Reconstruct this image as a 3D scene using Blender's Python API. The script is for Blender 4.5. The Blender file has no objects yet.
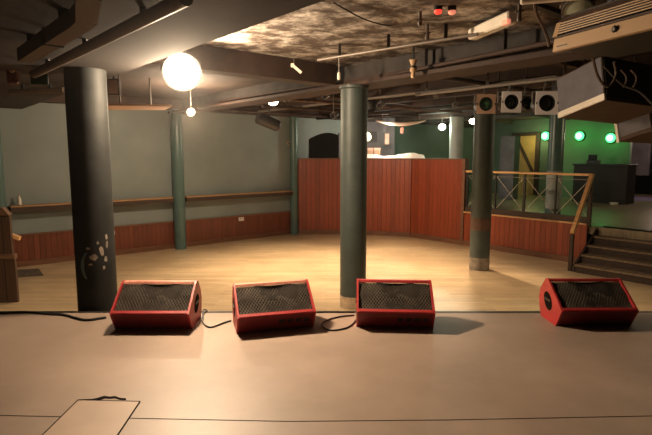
import bpy, math, random
from mathutils import Vector, Matrix
random.seed(7)
PI = math.pi
SC = bpy.context.scene
COL = SC.collection

# ------------------------------------------------------------------ camera
EYE = 2.0
FPX = 510.0
PITCH = math.radians(7)
cam = bpy.data.cameras.new('camera')
cam.sensor_width = 36.0
cam.lens = 36.0 * FPX / 652.0
cam.clip_start = 0.05
camo = bpy.data.objects.new('camera', cam)
camo.location = (0, 0, EYE)
camo.rotation_euler = (math.radians(90) - PITCH, 0, 0)
COL.objects.link(camo)
SC.camera = camo


def _ray(px, py):
    u, v = px - 326.0, 217.5 - py
    c, s = math.cos(PITCH), math.sin(PITCH)
    return Vector((u, FPX * c + v * s, -FPX * s + v * c))


def atz(px, py, z):
    r = _ray(px, py)
    t = (z - EYE) / r.z
    return Vector((r.x * t, r.y * t, z))


def aty(px, py, y):
    r = _ray(px, py)
    t = y / r.y
    return Vector((r.x * t, y, EYE + r.z * t))


RA = math.radians(40)               # the hall stands turned 40 degrees to the stage


def W(a, n, z=0.0):                 # hall coordinates (along left wall, along right wall) to world
    return Vector((a * math.cos(RA) - n * math.sin(RA), a * math.sin(RA) + n * math.cos(RA), z))


# ------------------------------------------------------------------ materials
def newmat(name):
    m = bpy.data.materials.new(name)
    m.use_nodes = True
    nt = m.node_tree
    b = nt.nodes['Principled BSDF']
    return m, nt, b


def node(nt, kind, **kw):
    n = nt.nodes.new(kind)
    for k, v in kw.items():
        if k.startswith('i_'):
            n.inputs[k[2:].replace('_', ' ')].default_value = v
        else:
            setattr(n, k, v)
    return n


def coords(nt, scale=(1, 1, 1), rot=(0, 0, 0)):
    tc = nt.nodes.new('ShaderNodeTexCoord')
    mp = nt.nodes.new('ShaderNodeMapping')
    mp.inputs['Scale'].default_value = scale
    mp.inputs['Rotation'].default_value = rot
    nt.links.new(tc.outputs['Object'], mp.inputs['Vector'])
    return mp.outputs['Vector']


def ramp(nt, fac, stops):
    r = nt.nodes.new('ShaderNodeValToRGB')
    els = r.color_ramp.elements
    while len(els) < len(stops):
        els.new(0.5)
    for e, (p, c) in zip(els, stops):
        e.position = p
        e.color = (*c, 1)
    nt.links.new(fac, r.inputs['Fac'])
    return r.outputs['Color']


def mixc(nt, fac, a, b, mode='MIX'):
    m = nt.nodes.new('ShaderNodeMix')
    m.data_type = 'RGBA'
    m.blend_type = mode
    for sock, v in ((m.inputs[0], fac), (m.inputs[6], a), (m.inputs[7], b)):
        if isinstance(v, (int, float)):
            sock.default_value = v
        elif isinstance(v, tuple):
            sock.default_value = (*v, 1)
        else:
            nt.links.new(v, sock)
    return m.outputs[2]


def noise(nt, vec, scale, detail=4, rough=0.55, dist=0.0):
    n = nt.nodes.new('ShaderNodeTexNoise')
    n.inputs['Scale'].default_value = scale
    n.inputs['Detail'].default_value = detail
    n.inputs['Roughness'].default_value = rough
    n.inputs['Distortion'].default_value = dist
    nt.links.new(vec, n.inputs['Vector'])
    return n.outputs['Fac']


def bump(nt, b, h, strength=0.3, dist=0.01):
    n = nt.nodes.new('ShaderNodeBump')
    n.inputs['Strength'].default_value = strength
    n.inputs['Distance'].default_value = dist
    nt.links.new(h, n.inputs['Height'])
    nt.links.new(n.outputs['Normal'], b.inputs['Normal'])


def paint(name, c, rough=0.6, metal=0.0, vary=0.25, scale=3.0, bmp=0.0, spec=0.5, wear=None, wear_at=0.62, wscale=6.0):
    m, nt, b = newmat(name)
    v = coords(nt)
    f = noise(nt, v, scale)
    lo = tuple(k * (1 - vary) for k in c)
    hi = tuple(min(1, k * (1 + vary)) for k in c)
    col = ramp(nt, f, [(0.3, lo), (0.7, hi)])
    if wear:
        f2 = noise(nt, v, wscale, 6, 0.65)
        k = ramp(nt, f2, [(wear_at, (0, 0, 0)), (wear_at + 0.04, (1, 1, 1))])
        col = mixc(nt, k, col, wear)
    nt.links.new(col, b.inputs['Base Color'])
    b.inputs['Roughness'].default_value = rough
    b.inputs['Metallic'].default_value = metal
    b.inputs['Specular IOR Level'].default_value = spec
    if bmp:
        bump(nt, b, noise(nt, v, scale * 12, 4), bmp, 0.004)
    return m


def emit(name, c, s):
    m, nt, b = newmat(name)
    b.inputs['Base Color'].default_value = (*c, 1)
    b.inputs['Emission Color'].default_value = (*c, 1)
    b.inputs['Emission Strength'].default_value = s
    return m


def wood(name, c, rough=0.45, grain=(1, 14, 14), vary=0.35, spec=0.4):
    m, nt, b = newmat(name)
    v = coords(nt, grain)
    f = noise(nt, v, 3.0, 6, 0.6, 0.6)
    col = ramp(nt, f, [(0.3, tuple(k * (1 - vary) for k in c)), (0.7, tuple(min(1, k * (1 + vary)) for k in c))])
    nt.links.new(col, b.inputs['Base Color'])
    b.inputs['Roughness'].default_value = rough
    b.inputs['Specular IOR Level'].default_value = spec
    return m


def boards_mat(name, c, pitch, axis=0, rough=0.38, vary=0.3, groove=0.1):
    """vertical tongue-and-groove boarding: grooves every `pitch` along the local axis"""
    m, nt, b = newmat(name)
    tc = nt.nodes.new('ShaderNodeTexCoord')
    sep = nt.nodes.new('ShaderNodeSeparateXYZ')
    nt.links.new(tc.outputs['Object'], sep.inputs[0])
    d = node(nt, 'ShaderNodeMath', operation='DIVIDE')
    nt.links.new(sep.outputs[axis], d.inputs[0])
    d.inputs[1].default_value = pitch
    fr = node(nt, 'ShaderNodeMath', operation='FRACT')
    nt.links.new(d.outputs[0], fr.inputs[0])
    fl = node(nt, 'ShaderNodeMath', operation='FLOOR')
    nt.links.new(d.outputs[0], fl.inputs[0])
    wn = nt.nodes.new('ShaderNodeTexWhiteNoise')
    wn.noise_dimensions = '1D'
    nt.links.new(fl.outputs[0], wn.inputs['W'])
    mp = nt.nodes.new('ShaderNodeMapping')
    mp.inputs['Scale'].default_value = (14, 14, 1.2)
    nt.links.new(tc.outputs['Object'], mp.inputs['Vector'])
    f = noise(nt, mp.outputs[0], 2.5, 5, 0.6, 0.4)
    a = node(nt, 'ShaderNodeMath', operation='MULTIPLY_ADD')
    nt.links.new(wn.outputs['Value'], a.inputs[0])
    a.inputs[1].default_value = 0.3
    nt.links.new(f, a.inputs[2])
    col = ramp(nt, a.outputs[0], [(0.35, tuple(k * (1 - vary) for k in c)), (0.95, tuple(min(1, k * (1 + vary)) for k in c))])
    g = ramp(nt, fr.outputs[0], [(0.0, (0, 0, 0)), (groove, (1, 1, 1)), (1 - groove * 0.6, (1, 1, 1)), (1.0, (0.1, 0.1, 0.1))])
    col2 = mixc(nt, g, tuple(k * 0.35 for k in c), col)
    nt.links.new(col2, b.inputs['Base Color'])
    b.inputs['Roughness'].default_value = rough
    bump(nt, b, g, 0.5, 0.006)
    return m


def plank_floor(name, c, rough=0.33):
    m, nt, b = newmat(name)
    v = coords(nt)
    br = nt.nodes.new('ShaderNodeTexBrick')
    br.offset = 0.37
    br.inputs['Scale'].default_value = 1.0
    br.inputs['Brick Width'].default_value = 1.1
    br.inputs['Row Height'].default_value = 0.085
    br.inputs['Mortar Size'].default_value = 0.0025
    br.inputs['Mortar Smooth'].default_value = 0.3
    br.inputs['Color1'].default_value = (*[k * 0.86 for k in c], 1)
    br.inputs['Color2'].default_value = (*[min(1, k * 1.12) for k in c], 1)
    br.inputs['Mortar'].default_value = (*[k * 0.42 for k in c], 1)
    nt.links.new(v, br.inputs['Vector'])
    g = noise(nt, coords(nt, (1.5, 22, 1)), 2.0, 6, 0.6, 0.5)
    gr = ramp(nt, g, [(0.3, (0.8, 0.78, 0.75)), (0.7, (1.0, 1.0, 1.0))])
    col = mixc(nt, 1.0, br.outputs['Color'], gr, 'MULTIPLY')
    s = noise(nt, v, 0.8, 5, 0.6)
    sr = ramp(nt, s, [(0.35, (0.78, 0.75, 0.72)), (0.6, (1, 1, 1))])
    col = mixc(nt, 1.0, col, sr, 'MULTIPLY')
    nt.links.new(col, b.inputs['Base Color'])
    rr = node(nt, 'ShaderNodeMapRange')
    nt.links.new(s, rr.inputs[0])
    rr.inputs[3].default_value = rough + 0.12
    rr.inputs[4].default_value = rough - 0.05
    nt.links.new(rr.outputs[0], b.inputs['Roughness'])
    return m


def stage_mat(name, c):
    m, nt, b = newmat(name)
    v = coords(nt)
    f = noise(nt, v, 1.2, 6, 0.65)
    col = ramp(nt, f, [(0.3, tuple(k * 0.8 for k in c)), (0.7, tuple(k * 1.15 for k in c))])
    sp = noise(nt, v, 55, 3, 0.5)
    col = mixc(nt, ramp(nt, sp, [(0.70, (0, 0, 0)), (0.78, (0.35, 0.35, 0.35))]), col, tuple(min(1, k * 2.2) for k in c))
    sc = noise(nt, coords(nt, (3, 60, 1), (0, 0, 0.6)), 2.0, 3, 0.5, 0.3)
    col = mixc(nt, ramp(nt, sc, [(0.70, (0, 0, 0)), (0.76, (0.22, 0.22, 0.22))]), col, tuple(min(1, k * 1.8) for k in c))
    nt.links.new(col, b.inputs['Base Color'])
    b.inputs['Roughness'].default_value = 0.5
    bump(nt, b, noise(nt, v, 120, 2), 0.15, 0.002)
    return m


def peeling(name, base, flake, lo=0.5, hi=0.6):
    m, nt, b = newmat(name)
    v = coords(nt)
    f = noise(nt, coords(nt, (1.1, 1.3, 1)), 2.8, 9, 0.70, 0.25)
    fine = noise(nt, v, 16, 6, 0.7)
    k = ramp(nt, f, [(lo, (0, 0, 0)), (hi, (1, 1, 1))])
    dirt = ramp(nt, fine, [(0.35, tuple(q * 0.45 for q in base)), (0.65, base)])
    fl = ramp(nt, fine, [(0.36, tuple(q * 0.4 for q in flake)), (0.55, flake)])
    nt.links.new(mixc(nt, k, dirt, fl), b.inputs['Base Color'])
    b.inputs['Roughness'].default_value = 0.75
    bump(nt, b, f, 0.7, 0.05)
    return m


M = {}
M['floor'] = plank_floor('dance_floor_maple', (0.60, 0.445, 0.265))
M['stage'] = stage_mat('worn_stage_floor', (0.27, 0.20, 0.155))
M['trap'] = stage_mat('trapdoor_board', (0.36, 0.265, 0.20))
M['black'] = paint('black_paint', (0.012, 0.011, 0.010), 0.55, vary=0.3)
M['gap'] = paint('dark_gap', (0.008, 0.006, 0.005), 0.95, spec=0.05)
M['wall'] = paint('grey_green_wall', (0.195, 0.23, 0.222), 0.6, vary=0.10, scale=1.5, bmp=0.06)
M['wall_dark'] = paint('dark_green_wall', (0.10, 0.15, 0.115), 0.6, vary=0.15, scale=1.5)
M['green'] = paint('green_room_wall', (0.10, 0.20, 0.10), 0.6, vary=0.15, scale=1.0)
M['boards'] = boards_mat('red_brown_boarding', (0.165, 0.042, 0.020), 0.095)
M['boards2'] = boards_mat('orange_red_boarding', (0.26, 0.048, 0.017), 0.11)
M['skirt'] = wood('dark_skirting', (0.17, 0.075, 0.04))
M['cap'] = wood('light_timber_cap', (0.55, 0.30, 0.13))
M['shelf'] = wood('shelf_timber', (0.38, 0.22, 0.11))
M['rail'] = wood('handrail_timber', (0.74, 0.43, 0.19), 0.35)
M['teal'] = paint('teal_column_paint', (0.062, 0.080, 0.074), 0.5, vary=0.2, scale=4, wear=(0.075, 0.045, 0.032), wear_at=0.645, wscale=4)
M['teal2'] = paint('teal_gloss_paint', (0.075, 0.135, 0.125), 0.3, vary=0.12, scale=4)
M['grease'] = paint('dark_worn_column_paint', (0.015, 0.0165, 0.016), 0.65, vary=0.35, scale=5, spec=0.25, wear=(0.20, 0.18, 0.14), wear_at=0.73, wscale=5)
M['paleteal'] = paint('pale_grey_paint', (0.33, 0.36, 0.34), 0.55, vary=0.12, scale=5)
M['rust'] = paint('rusty_band', (0.11, 0.060, 0.042), 0.75, vary=0.5, scale=9)
M['bare'] = paint('bare_chipped_plaster', (0.52, 0.40, 0.27), 0.8, vary=0.3, scale=8)
M['bare2'] = paint('grimy_bare_plaster', (0.26, 0.22, 0.17), 0.8, vary=0.4, scale=8)
M['ceil'] = peeling('peeling_ceiling', (0.080, 0.051, 0.035), (0.84, 0.76, 0.66), 0.45, 0.72)
M['ceil2'] = paint('shaded_brown_ceiling', (0.04, 0.025, 0.017), 0.8, vary=0.35, scale=3, bmp=0.3)  # darker ceiling copy, with the shade around the beams in its colour
M['soffit'] = paint('dark_soffit', (0.030, 0.0215, 0.018), 0.9, vary=0.25, scale=2.0, bmp=0.25)
M['beam'] = paint('brown_beam', (0.040, 0.020, 0.013), 0.75, vary=0.3, scale=5)
M['concrete'] = paint('grey_concrete', (0.042, 0.036, 0.033), 0.9, vary=0.35, scale=6, bmp=0.3)
M['duct'] = paint('brown_duct', (0.085, 0.056, 0.040), 0.6, vary=0.15)
M['steel'] = paint('steel', (0.17, 0.145, 0.125), 0.5, 0.3, vary=0.15)
M['wire'] = paint('pale_wire', (0.42, 0.38, 0.32), 0.5)
M['iron'] = paint('dark_iron', (0.03, 0.026, 0.024), 0.45, 0.5)
M['red'] = paint('wedge_red_paint', (0.36, 0.026, 0.026), 0.45, vary=0.18, scale=6, wear=(0.55, 0.20, 0.14), wear_at=0.74, wscale=14)
M['shaded_red'] = paint('wedge_shaded_red', (0.15, 0.011, 0.013), 0.55, vary=0.2, scale=6)  # darker copy of the wedge red, the front's shade put into its colour
M['rim'] = paint('lit_pink_rim', (0.55, 0.22, 0.16), 0.5, vary=0.3, scale=18)  # lamplight on the top rail, put into the colour as pale pink
M['foam'] = paint('grille_foam', (0.03, 0.025, 0.021), 0.95, vary=0.8, scale=5, spec=0.1)
M['mesh'] = paint('grille_wire', (0.105, 0.085, 0.066), 0.7, 0.0, vary=0.5, scale=7, spec=0.15, wear=(0.022, 0.018, 0.015), wear_at=0.48, wscale=2.6)
M['rubber'] = paint('black_rubber', (0.012, 0.011, 0.011), 0.45)
M['white'] = paint('off_white', (0.72, 0.66, 0.56), 0.5, vary=0.06)
M['frame'] = paint('pale_gel_frame', (0.92, 0.90, 0.90), 0.4, vary=0.03)
M['cream'] = paint('cream_plastic', (0.46, 0.30, 0.165), 0.45, vary=0.06)
M['greyfelt'] = paint('grey_speaker_side', (0.13, 0.125, 0.145), 0.85, vary=0.12, scale=10)
M['ply'] = wood('brown_ply', (0.06, 0.033, 0.022), 0.7)
M['step'] = wood('dark_step_timber', (0.045, 0.026, 0.017), 0.6, vary=0.5)
M['tread'] = wood('worn_tread', (0.19, 0.13, 0.08), 0.5, vary=0.6)
M['platform'] = wood('upper_floor_boards', (0.26, 0.21, 0.13), 0.35, grain=(0.6, 9, 1))
M['timber'] = boards_mat('old_timber_planks', (0.085, 0.045, 0.026), 0.16, rough=0.6)
M['timber2'] = wood('old_timber_trim', (0.14, 0.075, 0.042), 0.6)
M['mat'] = paint('dark_mat', (0.10, 0.075, 0.055), 0.9, vary=0.7, scale=22)
M['yellow'] = paint('yellow_door', (0.46, 0.29, 0.10), 0.55, vary=0.15)
M['maroon'] = paint('maroon_panel', (0.13, 0.05, 0.06), 0.5)
M['purple'] = paint('purple_grey_panel', (0.15, 0.13, 0.14), 0.7)
M['bar'] = paint('dark_bar_front', (0.014, 0.011, 0.009), 0.5, vary=0.4, spec=0.25)
M['sheet'] = paint('white_sheet', (0.85, 0.82, 0.76), 0.45, vary=0.04, bmp=0.3)
M['card'] = paint('brown_card', (0.42, 0.26, 0.17), 0.8)
M['pinkpaper'] = paint('pink_notice', (0.70, 0.36, 0.28), 0.7)
M['canopy'] = paint('pale_canopy', (0.70, 0.48, 0.34), 0.6, vary=0.1)
M['glass'] = paint('lamp_glass', (0.55, 0.60, 0.45), 0.15, vary=0.1)
M['dark_glass'] = paint('dark_lamp_lens', (0.012, 0.01, 0.016), 0.12)
M['greenlens'] = paint('green_lens', (0.05, 0.14, 0.05), 0.2, vary=0.8, scale=25)
M['exit'] = paint('exit_green', (0.006, 0.032, 0.009), 0.5)
M['redbox'] = paint('red_box', (0.14, 0.05, 0.038), 0.6, vary=0.5, scale=20)
M['lampwarm'] = emit('flood_glow', (1.0, 0.86, 0.66), 60)
M['lamphal'] = emit('halogen_glow', (1.0, 0.82, 0.58), 25)
M['lampwhite'] = emit('white_lamp_glow', (0.95, 1.0, 0.88), 14)
M['lampgreen'] = emit('green_lamp_glow', (0.10, 1.0, 0.30), 2.2)
M['bulbgreen'] = emit('pale_green_bulb_glow', (0.72, 1.0, 0.78), 2.2)
M['redled'] = emit('red_led_glow', (1.0, 0.05, 0.03), 1.4)
M['redlamp'] = emit('pink_red_lamp_glow', (1.0, 0.30, 0.18), 0.7)


# ------------------------------------------------------------------ mesh builder
class MB:
    def __init__(s):
        s.v, s.f = [], []

    def add(s, vs, fs):
        k = len(s.v)
        s.v += [Vector(q) for q in vs]
        s.f += [tuple(i + k for i in q) for q in fs]
        return s

    def box(s, x0, x1, y0, y1, z0, z1, bev=0.0):
        if bev <= 0:
            vs = [(x, y, z) for z in (z0, z1) for y in (y0, y1) for x in (x0, x1)]
            return s.add(vs, [(0, 2, 3, 1), (4, 5, 7, 6), (0, 1, 5, 4), (2, 6, 7, 3), (0, 4, 6, 2), (1, 3, 7, 5)])
        b = min(bev, (x1 - x0) / 2.01, (y1 - y0) / 2.01, (z1 - z0) / 2.01)
        prof = [(x0 + b, y0), (x1 - b, y0), (x1, y0 + b), (x1, y1 - b), (x1 - b, y1), (x0 + b, y1), (x0, y1 - b), (x0, y0 + b)]
        ins = [(x0 + b, y0 + b), (x1 - b, y0 + b), (x1 - b, y0 + b), (x1 - b, y1 - b), (x1 - b, y1 - b), (x0 + b, y1 - b), (x0 + b, y1 - b), (x0 + b, y0 + b)]
        vs = [(*q, z0) for q in ins] + [(*q, z0 + b) for q in prof] + [(*q, z1 - b) for q in prof] + [(*q, z1) for q in ins]
        fs = []
        for r in range(3):
            for i in range(8):
                j = (i + 1) % 8
                fs.append((r * 8 + i, r * 8 + j, r * 8 + 8 + j, r * 8 + 8 + i))
        fs.append(tuple(reversed(range(8))))
        fs.append(tuple(range(24, 32)))
        return s.add(vs, fs)

    def hexa(s, lo, hi):            # two quads (lists of four points)
        return s.add(list(lo) + list(hi), [(3, 2, 1, 0), (4, 5, 6, 7), (0, 1, 5, 4), (1, 2, 6, 5), (2, 3, 7, 6), (3, 0, 4, 7)])

    def prism(s, poly, axis, t0, t1):  # polygon in the plane square to axis (0 = x), pushed from t0 to t1
        def p(q, t):
            return {0: (t, q[0], q[1]), 1: (q[0], t, q[1]), 2: (q[0], q[1], t)}[axis]
        n = len(poly)
        vs = [p(q, t0) for q in poly] + [p(q, t1) for q in poly]
        fs = [tuple(reversed(range(n))), tuple(range(n, 2 * n))]
        fs += [(i, (i + 1) % n, n + (i + 1) % n, n + i) for i in range(n)]
        return s.add(vs, fs)

    def tube(s, pts, r, n=8, cap=True):
        pts = [Vector(q) for q in pts]
        rr = r if isinstance(r, (list, tuple)) else [r] * len(pts)
        t0 = (pts[1] - pts[0]).normalized()
        up = Vector((0, 0, 1)) if abs(t0.z) < 0.9 else Vector((1, 0, 0))
        u = t0.cross(up).normalized()
        vs = []
        for i, q in enumerate(pts):
            t = (pts[min(i + 1, len(pts) - 1)] - pts[max(i - 1, 0)]).normalized()
            u = (u - t * u.dot(t)).normalized()
            w = t.cross(u)
            for k in range(n):
                a = 2 * PI * k / n
                vs.append(q + (u * math.cos(a) + w * math.sin(a)) * rr[i])
        fs = []
        for i in range(len(pts) - 1):
            for k in range(n):
                j = (k + 1) % n
                fs.append((i * n + k, i * n + j, i * n + n + j, i * n + n + k))
        if cap:
            fs.append(tuple(reversed(range(n))))
            fs.append(tuple(range((len(pts) - 1) * n, len(pts) * n)))
        return s.add(vs, fs)

    def bar(s, p, q, w, h):           # a straight rectangular bar
        p, q = Vector(p), Vector(q)
        t = (q - p).normalized()
        up = Vector((0, 0, 1)) if abs(t.z) < 0.95 else Vector((0, 1, 0))
        x = t.cross(up).normalized() * w / 2
        y = x.cross(t).normalized() * h / 2
        return s.hexa([p - x - y, p + x - y, p + x + y, p - x + y], [q - x - y, q + x - y, q + x + y, q - x + y])

    def lathe(s, prof, n=24, axis=2, c=(0, 0, 0), arc=2 * PI):   # prof: (radius, height) from one end to the other
        vs, fs = [], []
        full = abs(arc - 2 * PI) < 1e-6
        m = n if full else n + 1
        for (r, h) in prof:
            for k in range(m):
                a = arc * k / n
                x, y = r * math.cos(a), r * math.sin(a)
                q = {2: (x, y, h), 1: (x, h, y), 0: (h, x, y)}[axis]
                vs.append((q[0] + c[0], q[1] + c[1], q[2] + c[2]))
        for i in range(len(prof) - 1):
            for k in range(n):
                j = (k + 1) % m
                fs.append((i * m + k, i * m + j, i * m + m + j, i * m + m + k))
        if prof[0][0] > 1e-5 and full:
            fs.append(tuple(reversed(range(m))))
        if prof[-1][0] > 1e-5 and full:
            fs.append(tuple(range((len(prof) - 1) * m, len(prof) * m)))
        return s.add(vs, fs)

    def build(s, name, mat, parent=None, loc=None, rot=None, smooth=False, origin=None):
        me = bpy.data.meshes.new(name)
        vs = s.v
        if origin is not None:
            o_ = Vector(origin)
            vs = [q - o_ for q in vs]
            loc = o_
        me.from_pydata([tuple(q) for q in vs], [], s.f)
        me.update()
        import bmesh
        bm = bmesh.new()
        bm.from_mesh(me)
        bmesh.ops.recalc_face_normals(bm, faces=bm.faces)
        bm.to_mesh(me)
        bm.free()
        if smooth:
            for p in me.polygons:
                p.use_smooth = True
            try:
                me.set_sharp_from_angle(angle=math.radians(38))
            except Exception:
                pass
        me.materials.append(mat)
        o = bpy.data.objects.new(name, me)
        COL.objects.link(o)
        if parent:
            o.parent = parent
        if loc is not None:
            o.location = loc
        if rot is not None:
            o.rotation_euler = rot
        return o


def B():
    return MB()


def tag(o, label, cat, group=None):
    o['label'] = label
    o['category'] = cat
    if group:
        o['group'] = group
    return o


def thing(name, label, cat, loc=(0, 0, 0), rot=(0, 0, 0), group=None):
    o = bpy.data.objects.new(name, None)
    o.empty_display_size = 0.1
    COL.objects.link(o)
    o.location = loc
    o.rotation_euler = rot
    return tag(o, label, cat, group)


def struct(o, label=None):
    o['kind'] = 'structure'
    if label:
        o['label'] = label
    return o


def copy_tree(o, parent=None):
    c = o.copy()
    COL.objects.link(c)
    if parent:
        c.parent = parent
    for ch in [k for k in bpy.data.objects if k.parent == o]:
        copy_tree(ch, c)
    return c


def smooth_path(pts, n=8):
    pts = [Vector(q) for q in pts]
    out = []
    for i in range(len(pts) - 1):
        p0, p1, p2, p3 = pts[max(i - 1, 0)], pts[i], pts[i + 1], pts[min(i + 2, len(pts) - 1)]
        for k in range(n):
            t = k / n
            out.append(0.5 * ((2 * p1) + (p2 - p0) * t + (2 * p0 - 5 * p1 + 4 * p2 - p3) * t * t + (3 * p1 - p0 - 3 * p2 + p3) * t ** 3))
    out.append(pts[-1])
    return out


HALL = (0, 0, RA)
CEIL = 3.15
STAGE = 0.5
EDGE = 4.78
UP = 0.70

# ------------------------------------------------------------------ setting
struct(B().box(-9, 9, EDGE, 20, -0.1, 0.0).build('floor', M['floor'], origin=(0, 8, 0)))
struct(B().box(-9, 9, -3.5, EDGE - 0.05, 0.38, STAGE).build('floor_stage', M['stage'], origin=(0, 2, STAGE)), 'worn dark stage floor in the foreground')
struct(B().box(-9, 9, EDGE - 0.05, EDGE, 0.36, STAGE + 0.003).build('trim_1', M['iron']))      # nosing on the stage front
struct(B().box(-9, 9, EDGE - 0.12, EDGE - 0.06, -0.1, 0.38).build('wall_stage', M['black']))
# two seams in the stage boarding
s0, s1, s2 = atz(0, 415.5, STAGE), atz(290, 421.5, STAGE), atz(652, 416, STAGE)
b = B()
pts = [Vector((-3.2, s0.y + 0.04, 0)), s0, atz(140, 418.5, STAGE), s1, atz(450, 420, STAGE), s2, Vector((3.2, s2.y + 0.04, 0))]
for p, q in zip(pts, pts[1:]):
    p, q = Vector(p), Vector(q)
    p.z = q.z = STAGE + 0.0008
    if p.x < -1.2 and q.x > -1.9 and False:
        continue
    b.bar(p, q, 0.005, 0.0016)
struct(b.build('trim_2', M['gap']))

# left wall with its boarding
struct(B().box(-1.5, 9.3, 10.45, 10.6, 0, CEIL).build('wall_left', M['wall'], rot=HALL))
struct(B().box(-1.5, 7.62, 10.415, 10.45, 0.10, 0.56).build('trim_3', M['boards'], rot=HALL), 'red-brown boarded dado along the left wall')
struct(B().box(-1.5, 7.62, 10.39, 10.45, 0.56, 0.59).build('trim_4', M['skirt'], rot=HALL))
struct(B().box(-1.5, 7.62, 10.40, 10.45, 0.0, 0.10).build('baseboard_left', M['skirt'], rot=HALL))
# wall behind the back partition: flat arch
b = B()
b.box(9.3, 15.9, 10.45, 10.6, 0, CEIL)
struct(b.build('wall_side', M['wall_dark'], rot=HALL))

# high boarded partition: three curved-in facets, then the right-hand one
ang = math.atan2(8.18 - 10.26, 9.49 - 7.75)


def partition(name, p, q, z0, z1, mat, t=0.08, label=None, base=True):
    pw, qw = W(*p), W(*q)
    L = (qw - pw).length
    ro = math.atan2(qw.y - pw.y, qw.x - pw.x)
    o = struct(B().box(0, L, 0, t, z0, z1 - 0.03).build(name, mat, loc=pw, rot=(0, 0, ro)), label)
    return pw, ro, L


PH = 1.92
trimn = [5]


def trim(mb, mat, loc, rot):
    o = struct(mb.build('trim_%d' % trimn[0], mat, loc=loc, rot=rot))
    trimn[0] += 1
    return o


pts_back = [(7.72, 10.30), (8.45, 9.62), (9.05, 8.95), (9.52, 8.15)]
for i in range(3):
    pw, ro, L = partition('wall_back' if i == 0 else 'wall_back_%d' % i, pts_back[i], pts_back[i + 1], 0, PH, M['boards2'],
                          label='red-brown boarded back partition facet')
    trim(B().box(-0.01, L + 0.01, -0.03, 0.11, PH - 0.03, PH), M['skirt'], pw, (0, 0, ro))
    trim(B().box(-0.005, L + 0.005, -0.025, 0.0, 0.0, 0.11), M['skirt'], pw, (0, 0, ro))
pw, ro, L = partition('wall_right', (9.54, 8.15), (9.56, 6.68), 0, PH, M['boards2'], label='tall red boarded partition right of the back panels')
trim(B().box(0, L + 0.03, -0.03, 0.11, PH - 0.03, PH), M['skirt'], pw, (0, 0, ro))
trim(B().box(0, L, -0.025, 0.0, 0.0, 0.11), M['skirt'], pw, (0, 0, ro))
trim(B().box(L - 0.02, L + 0.05, -0.03, 0.11, 0.0, PH), M['skirt'], pw, (0, 0, ro))
pw, ro, L = partition('wall_right_low', (9.56, 6.63), (9.56, 3.99), 0, 0.76, M['boards2'], label='low red boarded wall under the balustrade')
trim(B().box(0, L, -0.035, 0.14, 0.73, 0.76), M['cap'], pw, (0, 0, ro))
trim(B().box(0, L, -0.025, 0.0, 0.0, 0.11), M['skirt'], pw, (0, 0, ro))
# upper floor
struct(B().box(9.66, 19, -3, 10.45, 0.55, UP).build('floor_upper', M['platform'], origin=(12, 4, UP)))
bpy.data.objects['floor_upper'].rotation_euler = HALL
bpy.data.objects['floor_upper'].location = W(12, 4, UP)
# far wall of the upper level
FA = 15.8
_q = _ray(630, 150)
_q = _q * (FA / (_q.x * math.cos(RA) + _q.y * math.sin(RA)))
GN = -_q.x * math.sin(RA) + _q.y * math.cos(RA)      # where the green wall ends in a doorway
struct(B().box(FA, FA + 0.15, GN, 7.6, UP, CEIL).build('wall_far', M['green'], rot=HALL))
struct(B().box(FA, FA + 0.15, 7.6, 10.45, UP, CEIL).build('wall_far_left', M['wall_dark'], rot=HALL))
struct(B().box(18.4, 18.5, -3, 4.0, UP, CEIL).build('wall_far_back', M['maroon'], rot=HALL))
struct(B().box(FA, FA + 0.15, -3, GN - 1.3, UP, CEIL).build('wall_far_right', M['maroon'], rot=HALL))
# ceilings
struct(B().box(-9, 9, -3.5, 20, CEIL, CEIL + 0.08).build('ceiling', M['ceil'], origin=(0, 6, CEIL)))
struct(B().box(-8, 1.78, -6, 10.44, 2.80, CEIL).build('ceiling_soffit', M['soffit'], rot=HALL), 'lowered dark ceiling at upper left')
struct(B().box(1.76, 4.48, -8, 2.02, CEIL - 0.02, CEIL).build('ceiling_shade_panel', M['ceil2'], rot=HALL))  # ceiling right of the strip, its shade painted as darker brown
struct(B().box(1.78, 4.62, 5.30, 10.44, CEIL - 0.02, CEIL).box(4.82, 15.8, -4, 10.44, CEIL - 0.02, CEIL).build('ceiling_shade_panel', M['ceil2'], rot=HALL))  # ceiling behind the beams, darkened in colour where it lies in shade
struct(B().box(1.74, 4.48, 2.02, 2.08, CEIL - 0.05, CEIL).build('beam', M['iron'], rot=HALL))
# beams along the column line and joists behind it
struct(B().box(1.78, 4.44, 5.09, 5.33, 2.90, CEIL).build('beam', M['beam'], rot=HALL), 'dark beam running back from the flood lamp to the middle column')
struct(B().box(4.62, 4.82, -6, 10.44, 2.98, CEIL).build('beam', M['concrete'], rot=HALL), 'grey downstand beam over the middle column')
b = B().box(4.44, 4.86, -6, 10.44, 2.86, 2.90).box(4.60, 4.70, -6, 10.44, 2.90, 2.98)
struct(b.build('beam', M['beam'], rot=HALL), 'brown steel beam over the middle column')
for a, z, w in ((5.6, 3.02, 0.10), (6.5, 2.98, 0.14), (7.45, 3.0, 0.12), (8.4, 2.98, 0.16), (9.5, 2.95, 0.2), (10.9, 2.95, 0.3), (12.6, 2.98, 0.2)):
    struct(B().box(a, a + w, -5, 10.44, z, CEIL).build('beam', M['beam'], rot=HALL))
struct(B().box(1.8, 15, 10.15, 10.44, 2.93, CEIL).build('beam', M['beam'], rot=HALL))
for n_, z in ((9.1, 3.02), (7.2, 3.04), (2.9, 3.05)):
    struct(B().box(4.86, 15.6, n_, n_ + 0.12, z, CEIL).build('beam', M['ceil2'], rot=HALL))


# columns
def column(name, p, r, z0, z1, mat, label, smooth=True):
    o = B().lathe([(r, z0), (r, z1)], 32).build(name, mat, loc=(p.x, p.y, 0), smooth=True)
    struct(o, label)
    o['category'] = 'column'
    return o


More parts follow.
